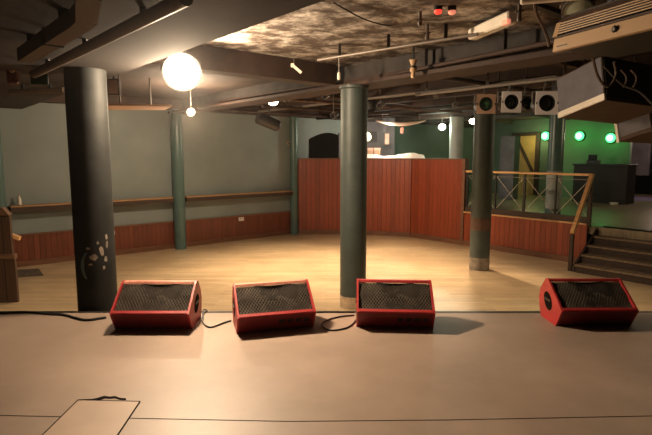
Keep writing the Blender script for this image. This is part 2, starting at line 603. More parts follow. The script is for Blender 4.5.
LC = Vector((-2.285, 4.97, 0))
LR = 0.185
CC = W(4.52, 4.83)
RC = W(7.75, 5.03)
c1 = column('column', LC, LR, 0.0, 2.80, M['grease'], 'thick dark column at the stage edge with chipped paint, left')
# chips of bare plaster, lying on the column's round face
for (px, py, w, h) in ((95, 257, .045, .035), (101, 251, .022, .055), (92, 264, .02, .012), (98, 243, .012, .02), (103, 268, .014, .02), (104, 260, .016, .03), (90, 248, .022, .014), (107, 238, .012, .03), (108, 246, .012, .04)):
    d = aty(px, py, LC.y - 0.15)
    x = max(-0.16, min(0.16, d.x - LC.x))
    vs, N = [], 9
    a0 = math.asin(x / LR)
    rim_ = []
    for k in range(N):
        t = 2 * PI * k / N
        rr = random.uniform(0.7, 1.2)
        aa = a0 + w * rr * math.cos(t) / LR
        rim_.append((math.sin(aa) * (LR + 0.0008), -math.cos(aa) * (LR + 0.0008), d.z + h * rr * math.sin(t)))
    ctr = (math.sin(a0) * (LR + 0.0008), -math.cos(a0) * (LR + 0.0008), d.z)
    bb = B().add([ctr] + rim_, [(0, 1 + k, 1 + (k + 1) % N) for k in range(N)])
    bb.build('paint_chip', M['bare2'], c1)
b = B()
N = 14
arcp = []
for k in range(N + 1):
    t = -1.0 + 2.0 * k / N
    px = 87 - 5 * (1 - t * t)
    d = aty(px, 265 + 13 * t, LC.y - 0.15)
    arcp.append((d.x - LC.x, d.z))
for (x0, z0), (x1, z1) in zip(arcp, arcp[1:]):
    wv = 0.034 * (1 - abs(z0 - arcp[7][1]) * 4.5) + 0.006
    vs = []
    for x, z in ((x0, z0), (x0 + wv, z0), (x1 + wv, z1), (x1, z1)):
        a0 = math.asin(max(-.99, min(.99, x / LR)))
        vs.append((math.sin(a0) * (LR + 0.0008), -math.cos(a0) * (LR + 0.0008), z))
    b.add(vs, [(0, 1, 2, 3)])
b.build('paint_chip', M['teal2'], c1)
c2 = column('column', CC, 0.172, 0, 2.86, M['teal'], 'teal-grey middle column standing in front of the stage')
B().lathe([(0.1735, 0.0), (0.1735, 0.16)], 32).build('bare_foot', M['bare'], c2, smooth=True)
b = B().lathe([(0.172, 2.82), (0.19, 2.83), (0.19, 2.86)], 32)
b.build('column_collar', M['teal'], c2, smooth=True)
c3 = column('column', RC, 0.172, 0, 2.98, M['teal'], 'teal-grey column on the dance floor with a rusty band')
B().lathe([(0.1738, 0.70), (0.1738, 0.92)], 32).build('rusty_band', M['rust'], c3, smooth=True)
B().lathe([(0.1732, 0.0), (0.1732, 0.22)], 32).build('bare_foot', M['bare2'], c3, smooth=True)
column('column', W(1.30, 10.28), 0.11, 0, 2.8, M['teal2'], 'slim teal column on the left wall at the far left edge')
column('column', W(4.55, 10.28), 0.12, 0, 2.93, M['teal2'], 'slim teal column on the left wall between the two shelves')
column('column', W(7.62, 10.32), 0.10, 0, 2.93, M['teal2'], 'slim teal column in the corner by the back partition')
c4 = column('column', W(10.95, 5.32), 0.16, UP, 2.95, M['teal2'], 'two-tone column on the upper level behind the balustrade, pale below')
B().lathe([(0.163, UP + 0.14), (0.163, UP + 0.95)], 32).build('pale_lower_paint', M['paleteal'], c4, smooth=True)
column('column', W(10.95, 7.90), 0.17, UP, 2.95, M['paleteal'], 'pale teal column behind the tall red partition')

# flat arch in the wall over the back partition: dark panel coloured for the shade inside, paler right reveal
b = B()
poly = [(8.2, UP)]
for k in range(13):
    t = k / 12
    poly.append((8.2 + 1.0 * t, 2.32 + 0.26 * math.sin(PI * (0.10 + 0.62 * t))))
poly.append((9.2, UP))
struct(b.prism(poly, 1, 10.43, 10.452).build('door_1', M['gap'], rot=HALL), 'flat-arched opening above the back partition, drawn as a dark panel')
trim(B().box(9.2, 9.38, 10.42, 10.45, UP, 2.58), M['purple'], None, HALL)

# ------------------------------------------------------------------ far left timber barrier
tb = thing('timber_barrier', 'old dark timber planked barrier at the far left edge beyond the stage', 'barrier', atz(16, 304, 0) + Vector((0, 0.06, 0)), (0, 0, math.radians(6)))
B().box(-1.3, -0.02, 0.02, 0.07, 0.0, 0.60).build('lower_planks', M['timber'], tb)
B().box(-1.3, -0.05, 0.03, 0.08, 0.66, 1.20).build('upper_planks', M['timber'], tb)
B().box(-1.3, -0.01, 0.0, 0.09, 0.60, 0.67, 0.008).build('middle_rail', M['timber2'], tb)
B().prism([(-1.3, 1.20), (-0.04, 1.20), (-0.12, 1.30), (-1.3, 1.33)], 1, 0.0, 0.1).build('top_rail', M['timber2'], tb)
B().bar((-0.25, 0.13, 0.98), (0.03, 0.10, 0.87), 0.05, 0.05).build('handrail', M['rail'], tb)

# shelves on the left wall
def wall_shelf(a0, a1, label):
    t = thing('wall_shelf', label, 'shelf', W(a0, 10.45, 1.09), HALL, 'drink shelves along the left wall')
    L = a1 - a0
    B().box(0, L, -0.24, 0, 0.0, 0.028, 0.006).build('shelf_board', M['shelf'], t)
    B().box(0, L, -0.225, 0, -0.08, 0.0).build('shelf_bearer', M['step'], t)
    return t


wall_shelf(1.46, 4.40, 'long timber drink shelf on the left wall, behind the dark column')
wall_shelf(4.70, 7.50, 'timber drink shelf on the left wall nearest the back corner')
bt = thing('small_bottle', 'small white bottle standing on the left wall shelf', 'bottle', W(1.62, 10.34, 1.125))
B().lathe([(0.028, 0), (0.03, 0.02), (0.03, 0.10), (0.013, 0.135), (0.013, 0.16)], 14).build('bottle_body', M['white'], bt, smooth=True)
B().lathe([(0.015, 0.158), (0.015, 0.18)], 12).build('bottle_cap', M['card'], bt)
for px, py, lab in ((111, 233, 'small white wall socket beside the dark column'), (241, 219, 'small white wall socket on the boarding near the corner')):
    # meets the face of the boarding
    r = _ray(px, py)
    nx, ny = -math.sin(RA), math.cos(RA)
    t = 10.415 / (r.x * nx + r.y * ny)
    p = Vector((r.x * t, r.y * t, EYE + r.z * t))
    so = thing('wall_socket', lab, 'socket', p, HALL, 'wall sockets on the boarding')
    B().box(-0.07, 0.07, -0.025, 0, -0.045, 0.045, 0.008).build('socket_plate', M['white'], so)
    for sx in (-0.0325, 0.0325):
        B().box(sx - 0.0125, sx + 0.0125, -0.028, -0.02, 0.0, 0.03).build('switch', M['cream'], so)
mt = atz(18, 274, 0)
o = tag(B().prism([(-0.65, -0.3), (0.52, -0.32), (0.36, 0.26), (-0.5, 0.34)], 2, 0.0, 0.012).build('floor_mat', M['mat'], loc=mt + Vector((-0.1, 0, 0.0)), rot=(0, 0, 0.35)),
        'dark worn mat on the dance floor by the far left timber barrier', 'mat')
# hook on the corner column and a small plate on the partition
d = W(7.62, 10.32) + Vector((-0.02, -0.11, 0))
hk = aty(291, 143, d.y)
b = B().tube([(0.05 * math.cos(t), 0, 0.05 * math.sin(t)) for t in [0.6 + k * 0.45 for k in range(11)]], 0.012, 6)
tag(b.build('wall_hook', M['cream'], loc=Vector((d.x - 0.09, d.y, hk.z))), 'small pale curled hook on the slim corner column', 'hook')
p = aty(381, 180, W(9.0, 9.0).y - 0.03)
tag(B().box(-0.03, 0.03, -0.02, 0.03, -0.05, 0.05).build('wall_plate', M['card'], loc=p, rot=(0, 0, math.radians(-10))), 'tiny pale plate on the back partition beside the middle column', 'plate')

# ------------------------------------------------------------------ steps
st = thing('wooden_steps', 'dark worn wooden steps up to the upper floor at the right', 'steps', W(8.78, 3.82), HALL)
ns = 5
rise = UP / ns
for i in range(ns):
    a0 = i * 0.235
    top = (i + 1) * rise
    B().box(a0, a0 + 0.03, -3.6, 0, i * rise, top - 0.035).build('riser', M['step'], st)
    if i < ns - 1:
        B().box(a0 - 0.025, a0 + 0.25, -3.6, 0.01, top - 0.035, top, 0.008).build('tread', M['tread'], st)
B().box(ns * 0.235 - 0.27, ns * 0.235 - 0.04, -3.6, 0.01, UP - 0.035, UP, 0.008).build('tread', M['tread'], st)
B().prism([(0.0, 0), (0.9, 0), (0.9, UP - 0.04), (0.85, UP - 0.04), (0.0, 0.10)], 1, 0.012, 0.05).build('stringer', M['step'], st)

# balustrade on the low wall
bl = thing('balustrade', 'balustrade of timber handrail, dark posts and crossed wires on the low red wall', 'railing', W(9.60, 6.62, 0.76), (0, 0, RA - PI / 2))
# local x runs towards the steps
LB = 2.655
B().box(0, LB, -0.035, 0.035, 0.0, 0.11).build('bottom_rail', M['step'], bl)
B().box(-0.02, LB + 0.02, -0.04, 0.04, 0.86, 0.905, 0.01).build('top_rail', M['rail'], bl)
B().bar((0, 0, 0.79), (LB, 0, 0.79), 0.012, 0.012).build('wire_rail', M['steel'], bl)
posts = [0.03, 0.72, 1.36, 2.0, LB - 0.03]
for i, x in enumerate(posts):
    w = 0.022 if i in (0, 2, 4) else 0.012
    B().box(x - w, x + w, -0.02, 0.02, 0.11, 0.86).build('post', M['iron'], bl)
for x0, x1 in zip(posts, posts[1:]):
    for z0, z1 in ((0.12, 0.79), (0.79, 0.12)):
        B().bar((x0 + 0.02, 0, z0), (x1 - 0.02, 0, z1), 0.009, 0.009).build('cross_wire', M['wire'], bl)
# sloping handrail beside the steps, part of the same run
ro_inv = Matrix.Rotation(-(RA - PI / 2), 4, 'Z')


def tobl(p):
    return ro_inv @ (Vector(p) - W(9.60, 6.62, 0.76))


pt, pb = tobl(W(9.58, 3.97, 1.64)), tobl(W(8.84, 3.93, 0.66))
B().bar(pt, pb, 0.06, 0.07).build('sloping_handrail', M['rail'], bl)
B().box(pb.x - 0.03, pb.x + 0.03, pb.y - 0.03, pb.y + 0.03, -0.76, -0.12).build('newel_post', M['step'], bl)
B().box(pt.x - 0.025, pt.x + 0.025, pt.y - 0.02, pt.y + 0.03, -0.05, 0.86).build('newel_post', M['step'], bl)

# ------------------------------------------------------------------ wedge monitors
PW, PROF = 0.67, [(0.10, 0.0), (0.0, 0.165), (0.27, 0.362), (0.30, 0.378), (0.34, 0.374), (0.43, 0.27), (0.46, 0.18), (0.44, 0.08), (0.40, 0.0)]


def wedge(label, loc, rz, rim_lit=False, slots=False):
    t = thing('wedge_monitor', label, 'stage monitor', loc, (0, 0, rz), 'red wedge monitors along the stage edge')
    h = PW / 2
    inner = [(0.14, 0.002), (0.045, 0.155), (0.31, 0.335), (0.34, 0.335), (0.445, 0.18), (0.39, 0.002)]
    B().prism(inner, 0, -h + 0.03, h - 0.03).build('cabinet', M['shaded_red'], t)
    for sgn in (-1, 1):
        x0, x1 = sorted((sgn * h, sgn * (h - 0.017)))
        ck = B().prism(PROF, 0, x0, x1).build('cheek', M['red'], t)
        # handle recess and its cup
        cx, cz = 0.27, 0.18
        ov = [(cx + 0.08 * math.cos(a) + 0.025 * math.sin(a), cz + 0.08 * math.sin(a)) for a in [2 * PI * k / 20 for k in range(20)]]
        e0, e1 = sorted((sgn * (h + 0.0015), sgn * (h - 0.005)))
        hr = B().prism(ov, 0, e0, e1).build('handle_recess', M['gap'], ck)
        B().bar((sgn * (h + 0.002), cx - 0.06, cz + 0.012), (sgn * (h + 0.002), cx + 0.06, cz + 0.012), 0.012, 0.02).build('handle_bar', M['iron'], ck)
    # front board, leaning out towards its top, and four finger slots right of its middle
    fb = B().prism([(0.104, 0.004), (0.004, 0.162), (0.03, 0.178), (0.13, 0.004)], 0, -h + 0.017, h - 0.017).build('front_board', M['shaded_red'], t)
    for k in range(4 if slots else 0):
        x = 0.02 + k * 0.072
        fy = lambda z_: 0.1045 - 0.633 * (z_ - 0.004)
        B().hexa([(x, fy(0.07) - 0.003, 0.07), (x + 0.05, fy(0.07) - 0.003, 0.07), (x + 0.05, fy(0.115) - 0.003, 0.115), (x, fy(0.115) - 0.003, 0.115)],
                 [(x, fy(0.07) + 0.006, 0.07), (x + 0.05, fy(0.07) + 0.006, 0.07), (x + 0.05, fy(0.115) + 0.006, 0.115), (x, fy(0.115) + 0.006, 0.115)]).build('vent_slot', M['black'], fb)
    B().prism([(0.0, 0.160), (0.004, 0.172), (0.026, 0.188), (0.03, 0.165)], 0, -h + 0.017, h - 0.017).build('front_lip', M['red'], t)
    B().prism([(0.283, 0.356), (0.295, 0.374), (0.345, 0.371), (0.35, 0.335)], 0, -h + 0.017, h - 0.017).build('top_rail', M['rim'] if rim_lit else M['red'], t)
    # grille: sagging backing cloth and a diamond wire mesh, lying between lip and rail
    gx, gy0, gz0, gy1, gz1 = h - 0.0185, 0.020, 0.172, 0.291, 0.353

    def gp(u, v):
        dip = 0.020 * (math.sin(u * 7.0 + 1.1) * math.sin(v * 5 + 0.4)) + 0.010 * math.exp(-((u - 0.75) ** 2 + (v - 0.55) ** 2) * 30)
        return Vector((-gx + 2 * gx * u, gy0 + (gy1 - gy0) * v + 0.55 * dip, gz0 + (gz1 - gz0) * v - 0.84 * abs(dip)))
    g = B()
    nu, nv = 20, 10
    vs = [gp(i / nu, j / nv) for j in range(nv + 1) for i in range(nu + 1)]
    g.add(vs, [(j * (nu + 1) + i, j * (nu + 1) + i + 1, (j + 1) * (nu + 1) + i + 1, (j + 1) * (nu + 1) + i) for j in range(nv) for i in range(nu)])
    gr = g.build('grille', M['foam'], t, smooth=True)
    mm = B()
    step = 0.027
    Lv = math.hypot(gy1 - gy0, gz1 - gz0)
    asp = 2 * gx / Lv
    for s_ in (1, -1):
        k0 = -1.2
        while k0 < asp + 1.2:
            seg = []
            for q in range(13):
                v = q / 12
                u = (k0 + s_ * v * 0.62) / asp
                if 0.0 <= u <= 1.0:
                    seg.append(gp(u, v) + Vector((0, -0.003, 0.005)))
            if len(seg) > 1:
                for p_, q_ in zip(seg, seg[1:]):
                    mm.bar(p_, q_, 0.0036, 0.002)
            k0 += step / Lv * 1.0
    mm.build('wire_mesh', M['mesh'], gr)
    # lead socket on the right cheek
    return t


def wplace(l, r_):
    p, q = atz(*l, STAGE + 0.165), atz(*r_, STAGE + 0.165)
    c = (p + q) / 2
    return Vector((c.x, c.y, STAGE)), math.atan2(q.y - p.y, q.x - p.x)


W1, W2, W3, W4 = wplace((109.5, 314.3), (188.5, 314.3)), wplace((239.3, 318.4), (314.5, 312.0)), wplace((356.4, 312.0), (435.5, 313.6)), wplace((563, 311.3), (638, 311.0))
wedge('leftmost red wedge monitor on the stage, beside the thick dark column', *W1, True)
wedge('red wedge monitor with pale lamplit top rail, second from the left, turned slightly right', *W2, True, True)
wedge('red wedge monitor in front of the middle teal column', *W3, False, True)
wedge('rightmost red wedge monitor, standing alone in front of the wooden steps', *W4)


# cables on the stage
def cable(pts, r, label, mat='rubber', cat='cable', name='cable', group=None):
    o = B().tube(smooth_path(pts), r, 6).build(name, M[mat], smooth=True)
    return tag(o, label, cat, group)


def onst(px, py, r=0.008):
    p = atz(px, py, STAGE)
    p.z = STAGE + r
    return p


cable([onst(0, 314, .011), onst(25, 313, .011), onst(48, 315, .011), onst(64, 316, .011), onst(84, 321, .011), onst(100, 319.5, .011), onst(106, 318.5, .011)], .011, 'dark cable along the stage edge in front of the dark column')
cable([onst(203, 317), onst(204, 314), onst(207, 311.5), onst(203.5, 310.5), onst(203, 317), onst(203.5, 324), onst(211, 328), onst(224, 323.5), onst(231, 321.5)], .007, 'black cable looping between the first and second red monitors')
cable([onst(317, 313), onst(325, 312.6), onst(338, 312.8), onst(354, 312.8)], .007, 'black cable running straight from second to third red monitor')
cable([onst(354, 316), onst(340, 317.5), onst(327, 321), onst(321.5, 326), onst(330, 331), onst(344, 329.5), onst(352, 325.5), onst(355.5, 321)], .007, 'black cable coiled in a loop left of the third red monitor')
# trapdoor
tq = [atz(78, 400.5, STAGE), atz(140, 402, STAGE), atz(108, 450, STAGE), atz(28, 450, STAGE)]
tpos = sum(tq, Vector()) / 4
tr = thing('stage_trapdoor', 'worn pale trapdoor board set in the stage floor, bottom left', 'trapdoor', tpos)


def loc_(p, z):
    q = Vector(p) - tpos
    q.z = z
    return q


b = B().hexa([loc_(q, 0.0001) for q in (tq[3], tq[2], tq[1], tq[0])], [loc_(q, 0.004) for q in (tq[3], tq[2], tq[1], tq[0])])
b.build('trap_board', M['trap'], tr)
b = B()
for p, q in zip(tq, tq[1:] + tq[:1]):
    b.bar(loc_(p, 0.002), loc_(q, 0.002), 0.007, 0.006)
b.build('trap_gap', M['gap'], tr)
up_ = [(78, 400), (92, 399.6), (97, 398.6), (104, 396.4), (110, 397.2), (115, 396.6), (120, 398.4), (126, 398.8)]
dn_ = [(78, 401), (92, 400.6), (98, 400.8), (105, 398.4), (110, 398.8), (115, 398.2), (120, 399.8), (126, 400)]
U_ = [loc_(atz(*q, STAGE), 0.0045) for q in up_]
D_ = [loc_(atz(*q, STAGE), 0.0045) for q in dn_]
b = B()
for i in range(len(U_) - 1):
    dz = Vector((0, 0, -0.004))
    b.hexa([D_[i] + dz, D_[i + 1] + dz, U_[i + 1] + dz, U_[i] + dz], [D_[i], D_[i + 1], U_[i + 1], U_[i]])
b.build('ragged_crack', M['gap'], tr)

# ------------------------------------------------------------------ lamps
def aim(d):                         # local -Y looks along d
    d = Vector(d).normalized()
    return d.to_track_quat('-Y', 'Z').to_euler()


def round_lamp(name, label, cat, pos, direction, r, depth, lens, body='iron', group=None, ceil=CEIL, hanger=True):
    t = thing(name, label, cat, pos, aim(direction), group)
    B().lathe([(r * 0.55, depth), (r * 0.85, depth * 0.75), (r, depth * 0.25), (r * 1.08, 0.0), (r * 1.08, -0.012), (r * 0.97, -0.012), (r * 0.95, 0.0)], 24, axis=1).build('lamp_housing', M[body], t, smooth=True)
    B().lathe([(0.0001, -0.012), (r * 0.6, -0.010), (r * 0.96, -0.003), (r * 0.96, 0.004)], 24, axis=1).build('lens', M[lens], t, smooth=True)
    if hanger:
        m = t.matrix_basis.copy()
        inv = (Matrix.Translation(pos) @ aim(direction).to_matrix().to_4x4()).inverted()
        up = inv @ (Vector(pos) + Vector((0, 0.0, max(0.03, ceil - pos[2]))))
        c = Vector((0, depth * 0.3, 0))
        B().tube([c + Vector((0, 0, r * 0.8)), up], 0.008, 6).build('hanger', M['steel'], t)
        B().tube([Vector((r * 1.12 * math.cos(a), depth * 0.3, r * 1.12 * math.sin(a))) for a in [PI * k / 12 for k in range(13)]], 0.008, 6).build('yoke', M[body], t)
    return t


def point(name, pos, power, col, rad=0.05):
    l = bpy.data.lights.new(name, 'POINT')
    l.energy = power
    l.color = col
    l.shadow_soft_size = rad
    o = bpy.data.objects.new(name, l)
    COL.objects.link(o)
    o.location = pos
    return o


def spot(name, pos, direction, power, col, ang, blend=0.5, rad=0.05):
    l = bpy.data.lights.new(name, 'SPOT')
    l.energy = power
    l.color = col
    l.spot_size = math.radians(ang)
    l.spot_blend = blend
    l.shadow_soft_size = rad
    o = bpy.data.objects.new(name, l)
    COL.objects.link(o)
    o.location = pos
    o.rotation_euler = Vector(direction).to_track_quat('-Z', 'Y').to_euler()
    return o


WARM = (1.0, 0.75, 0.50)
LP = aty(182, 72, 5.12)
ld = (Vector((0.0, 1.0, 1.2)) - LP)
round_lamp('flood_lamp', 'blazing round flood lamp hanging under the ceiling at upper left', 'lamp', LP, ld, 0.172, 0.16, 'lampwarm')
point('flood_light', LP + ld.normalized() * 0.16, 330, WARM, 0.10)
spot('flood_beam', LP + ld.normalized() * 0.16, Vector((0.35, 3.5, 0.5)) - LP, 440, WARM, 96, 0.9, 0.10)

p = aty(191, 112, 8.6)
round_lamp('spot_lamp', 'small lit lamp directly below the blazing flood lamp', 'lamp', p, (0.3, -1, -0.4), 0.06, 0.1, 'lamphal')
point('spot_lamp_light', p + Vector((0.04, -0.14, -0.06)), 170, WARM, 0.04)
p = aty(273, 100, 9.0)
round_lamp('spot_lamp', 'small lit downlight right of the flood lamp, over the dance floor', 'lamp', p, (0.1, -1.0, -0.35), 0.10, 0.12, 'lamphal')
spot('downlight_beam', p + Vector((0.02, -0.1, -0.1)), (0.15, -0.02, -1), 600, WARM, 108, 0.8, 0.05)
p = aty(442, 127, 13.5)
round_lamp('spot_lamp', 'small white lit lamp beyond the tall red partition', 'lamp', p, (-0.1, -1, -0.2), 0.085, 0.12, 'lampwhite')
point('white_lamp_light', p + Vector((-0.02, -0.2, -0.05)), 60, (0.85, 1.0, 0.75), 0.06)

# lamp behind the right column (its housing hides behind the column's head)
p = Vector((2.72, 9.55, 2.62))
round_lamp('spot_lamp', 'dark spot lamp hanging behind the head of the right column', 'lamp', p, (-0.3, -1, -1.2), 0.08, 0.12, 'lamphal')
spot('column_back_beam', p + Vector((-0.03, -0.1, -0.13)), (-0.15, -0.85, -1.2), 330, WARM, 76, 0.8, 0.04)

# par lanterns on their bar
PB0, PB1 = W(5.62, 4.75, 2.83), W(5.62, 2.5, 2.83)
lb = thing('lighting_bar', 'steel lighting bar under the ceiling carrying the row of lanterns', 'lighting bar', PB0)
B().tube([(0, 0, 0), PB1 - PB0], 0.022, 10).build('bar_pipe', M['steel'], lb)
for k in (0.08, 0.5, 0.92):
    q = (PB1 - PB0) * k
    B().bar(q + Vector((0, 0, 0.015)), q + Vector((0, 0, 3.02 - 2.83)), 0.03, 0.008).build('drop_hanger', M['steel'], lb)


def barpoint(px):
    d = PB1 - PB0
    r = _ray(px, 100)
    # intersection in plan of the ray with the bar
    den = r.x * d.y - r.y * d.x
    t = (PB0.x * d.y - PB0.y * d.x) / den
    return Vector((r.x * t, r.y * t, 2.83))


def par(px, py, label, lensm, framed=True, size=0.125, rz=0.0, tilt=0.0, back=0.0):
    bp = barpoint(px)
    bp.y += back
    c = aty(px, py, bp.y)
    t = thing('par_lantern', label, 'stage lantern', c, (tilt, 0, rz), 'lanterns on the lighting bar')
    r = size * 0.80
    B().lathe([(r * 0.5, 0.30), (r * 0.9, 0.24), (r, 0.10), (r, 0.0), (r * 0.9, 0.0), (r * 0.88, 0.06)], 24, axis=1).build('can', M['iron'], t, smooth=True)
    B().lathe([(0.0001, 0.03), (r * 0.5, 0.035), (r * 0.89, 0.055), (r * 0.88, 0.065)], 24, axis=1).build('lens', M[lensm], t, smooth=True)
    if framed:
        b = B()
        n = 32
        outer, inner = [], []
        for k in range(n):
            a = 2 * PI * k / n
            cx, cz = math.cos(a), math.sin(a)
            s_ = size / max(abs(cx), abs(cz))
            outer.append((cx * s_, cz * s_))
            inner.append((cx * r * 0.90, cz * r * 0.90))
        vs = [(x, y, z) for y in (-0.006, 0.0) for ring in (outer, inner) for x, z in ring]
        fs = []
        for k in range(n):
            j = (k + 1) % n
            fs += [(k, j, n + j, n + k), (2 * n + k, 3 * n + k, 3 * n + j, 2 * n + j), (k, 2 * n + k, 2 * n + j, j), (n + k, n + j, 3 * n + j, 3 * n + k)]
        b.add(vs, fs)
        gf = b.build('gel_frame', M['frame' if lensm != 'greenlens' else 'card'], t)
        for sx in (-1, 1):
            B().box(sx * size * 0.92 - 0.006, sx * size * 0.92 + 0.006, -0.009, -0.004, -0.012, 0.012).build('frame_clip', M['iron'], gf)
    top = (2.83 if not back else CEIL + 0.03) - c.z
    yk = [(-r * 1.15, 0.12, 0), (-r * 1.15, 0.12, r * 1.35), (r * 1.15, 0.12, r * 1.35), (r * 1.15, 0.12, 0)]
    b = B()
    for q, w in zip(yk, yk[1:]):
        b.bar(q, w, 0.012, 0.02)
    b.build('yoke', M['steel'], t)
    b = B().bar((0, 0.12, r * 1.3), (0, 0.05, top - 0.03), 0.02, 0.012)
    b.build('hanger', M['steel'], t)
    B().box(-0.02, 0.02, 0.0, 0.06, top - 0.035, top - 0.024).build('clamp', M['iron'], t)
    return t


par(486, 104, 'lantern with greenish lens and brown frame, in front of the right column head', 'greenlens', True, 0.118)
par(500, 104, 'black unframed lantern between the green one and the first pale frame', 'dark_glass', False, 0.10, back=0.5)
par(511.5, 102, 'lantern with pale square frame and dark lens, left of the black lantern', 'dark_glass', True, 0.122, 0.1)
par(528, 103, 'black unframed lantern between the two pale square frames', 'dark_glass', False, 0.10, back=0.5)
par(547, 103, 'lantern with pale square frame and round dark lens beside the grey loudspeaker', 'dark_glass', True, 0.128, -0.02)

# ------------------------------------------------------------------ air conditioner
q0 = atz(553, 52, 2.74)
acd = Vector((0.36, -0.93, 0)).normalized()
acr = math.atan2(acd.y, acd.x)
ac = thing('air_conditioner', 'cream ceiling air conditioner with louvred front, upper right', 'air conditioner', q0, (0, 0, acr))
# local x: along the front towards the stage, local -y: the front
LA = 1.45
B().prism([(0.02, 0.02), (0.62, 0.0), (0.62, 0.25), (0.06, 0.25), (0.06, 0.11), (0.03, 0.10)], 0, 0.0, LA).build('casing', M['bar'], ac)
B().prism([(0.0, 0.0), (0.03, -0.004), (0.045, 0.085), (0.012, 0.09)], 0, -0.005, LA).build('front_strip', M['cream'], ac)
B().prism([(0.0, 0.105), (0.08, 0.10), (0.10, 0.20), (0.03, 0.205)], 0, -0.012, 0.03).build('end_cap', M['cream'], ac)
B().prism([(0.012, 0.094), (0.05, 0.09), (0.052, 0.104), (0.012, 0.108)], 0, 0.0, LA).build('lower_trim', M['ply'], ac)
B().prism([(0.03, 0.20), (0.30, 0.21), (0.30, 0.255), (0.05, 0.235)], 0, 0.0, LA).build('upper_trim', M['ply'], ac)
for k in range(5):
    f = (k + 0.5) / 5
    y, z = 0.004 + 0.026 * f, 0.112 + 0.088 * f
    B().prism([(y, z - 0.002), (y + 0.03, z + 0.004), (y + 0.03, z + 0.010), (y, z + 0.006)], 0, 0.03, LA - 0.03).build('louvre', M['cream'], ac)
B().lathe([(0.02, 0.0), (0.022, -0.012), (0.012, -0.02), (0.0001, -0.02)], 16, axis=1, c=(0.50, 0.010, 0.050)).build('control_knob', M['iron'], ac, smooth=True)
B().box(0.03, 0.12, 0.0, 0.02, 0.028, 0.036).build('badge', M['iron'], ac)
for x in (0.12, LA - 0.2):
    B().box(x, x + 0.04, 0.36, 0.40, 0.24, CEIL - 2.74).build('hanger', M['iron'], ac)

# ------------------------------------------------------------------ hanging loudspeakers
A_, B_, C_ = aty(605, 100, 4.6), aty(560, 118, 5.2), aty(617, 124, 5.6)
ex = (A_ - B_)
ey = (C_ - B_)
ez = ex.cross(ey).normalized()
ez = ez if ez.z > 0 else -ez


def loudspeaker(label, org, ex, ey, ez, hgt, front_strip_end):
    t = thing('loudspeaker', label, 'loudspeaker', org, group='loudspeakers hanging from the ceiling')
    z = Vector((0, 0, 0))
    lo = [z, ex, ex + ey, ey]
    up_off = ez * hgt
    B().hexa([q for q in lo], [q + up_off for q in lo]).build('cabinet', M['ply'], t)
    # grey cloth side (towards the stage) and black face
    n1 = ex.cross(ez).normalized()
    if n1.dot(ey) > 0:
        n1 = -n1
    s = 0.004
    B().hexa([q + n1 * 0.0005 for q in (ex * 0.0 + ez * 0.05, ex * 0.985 + ez * 0.05, ex * 0.985 + ez * (hgt - 0.01), ez * (hgt - 0.01))],
             [q + n1 * s for q in (ex * 0.0 + ez * 0.05, ex * 0.985 + ez * 0.05, ex * 0.985 + ez * (hgt - 0.01), ez * (hgt - 0.01))]).build('side_cloth', M['greyfelt'], t)
    n2 = ex.normalized()
    f = [ex + ey * 0.02 + ez * 0.03, ex + ey * 0.98 + ez * 0.03, ex + ey * 0.98 + ez * (hgt - 0.02), ex + ey * 0.02 + ez * (hgt - 0.02)]
    B().hexa([q + n2 * 0.0005 for q in f], [q + n2 * 0.012 for q in f]).build('front_grille', M['black'], t)
    if front_strip_end == 'long':
        f = [ez * -0.002, ex * 1.03 + ez * -0.002, ex * 1.03 + ez * 0.055, ez * 0.055]
    else:
        f = [ez * -0.01, ex * 0.08 + ez * -0.01, ex * 0.08 + ez * hgt, ez * hgt]
    B().hexa([q + n1 * 0.001 for q in f], [q + n1 * 0.022 for q in f]).build('pale_edge_strip', M['white'], t)
    # chains to the ceiling
    for q in (ex * 0.2 + ey * 0.3, ex * 0.8 + ey * 0.7):
        p0 = q + up_off
        B().tube([p0, Vector((p0.x, p0.y, CEIL - 0.02 - org.z))], 0.008, 6).build('hanging_chain', M['steel'], t)
    return t


loudspeaker('large grey-sided loudspeaker with white lower edge hanging under the air conditioner', B_, ex, ey, ez, 0.40, 'long')
A2, B2, C2 = aty(652, 131, 6.0), aty(618, 142, 6.5), aty(668, 144, 6.9)
ex2, ey2 = A2 - B2, C2 - B2
ez2 = ex2.cross(ey2).normalized()
ez2 = ez2 if ez2.z > 0 else -ez2
loudspeaker('smaller grey-sided loudspeaker hanging lower at the right edge', B2, ex2, ey2, ez2, 0.24, 'end')

# round flood on the ceiling near the air conditioner
p = aty(577, 10, 3.95)
rl = round_lamp('flood_lamp', 'unlit round lamp with greenish glass above the air conditioner', 'lamp', p, (-0.25, -0.6, -0.9), 0.10, 0.13, 'glass', 'steel')
tag(B().box(-0.25, 0.25, -0.03, 0.03, -0.06, 0.0, 0.01).build('ceiling_batten', M['white'], loc=aty(560, 1, 3.55) + Vector((0, 0, 0.06)), rot=(0, 0, -0.3)), 'pale batten fitting on the ceiling beside the unlit round lamp', 'light fitting')

# emergency fitting at the end of the conduit
e0, e1 = aty(472, 38, 4.75), aty(512, 35, 4.15)
ed = e1 - e0
ef = thing('emergency_light', 'pale box light fitting with red end mark at the conduit end', 'light fitting', e0, (0, 0, math.atan2(ed.y, ed.x)))
Le = Vector((ed.x, ed.y)).length
B().box(0, Le, -0.045, 0.045, -0.02, 0.075, 0.012).build('diffuser_box', M['white'], ef)
B().box(Le - 0.07, Le + 0.004, -0.049, -0.02, -0.025, 0.012).build('red_mark', M['redlamp'], ef)  # end label given a faint glow of its own, though no lamp
B().box(0.05, Le - 0.1, -0.02, 0.02, 0.07, CEIL - 0.02 - e0.z).build('mounting_block', M['iron'], ef)

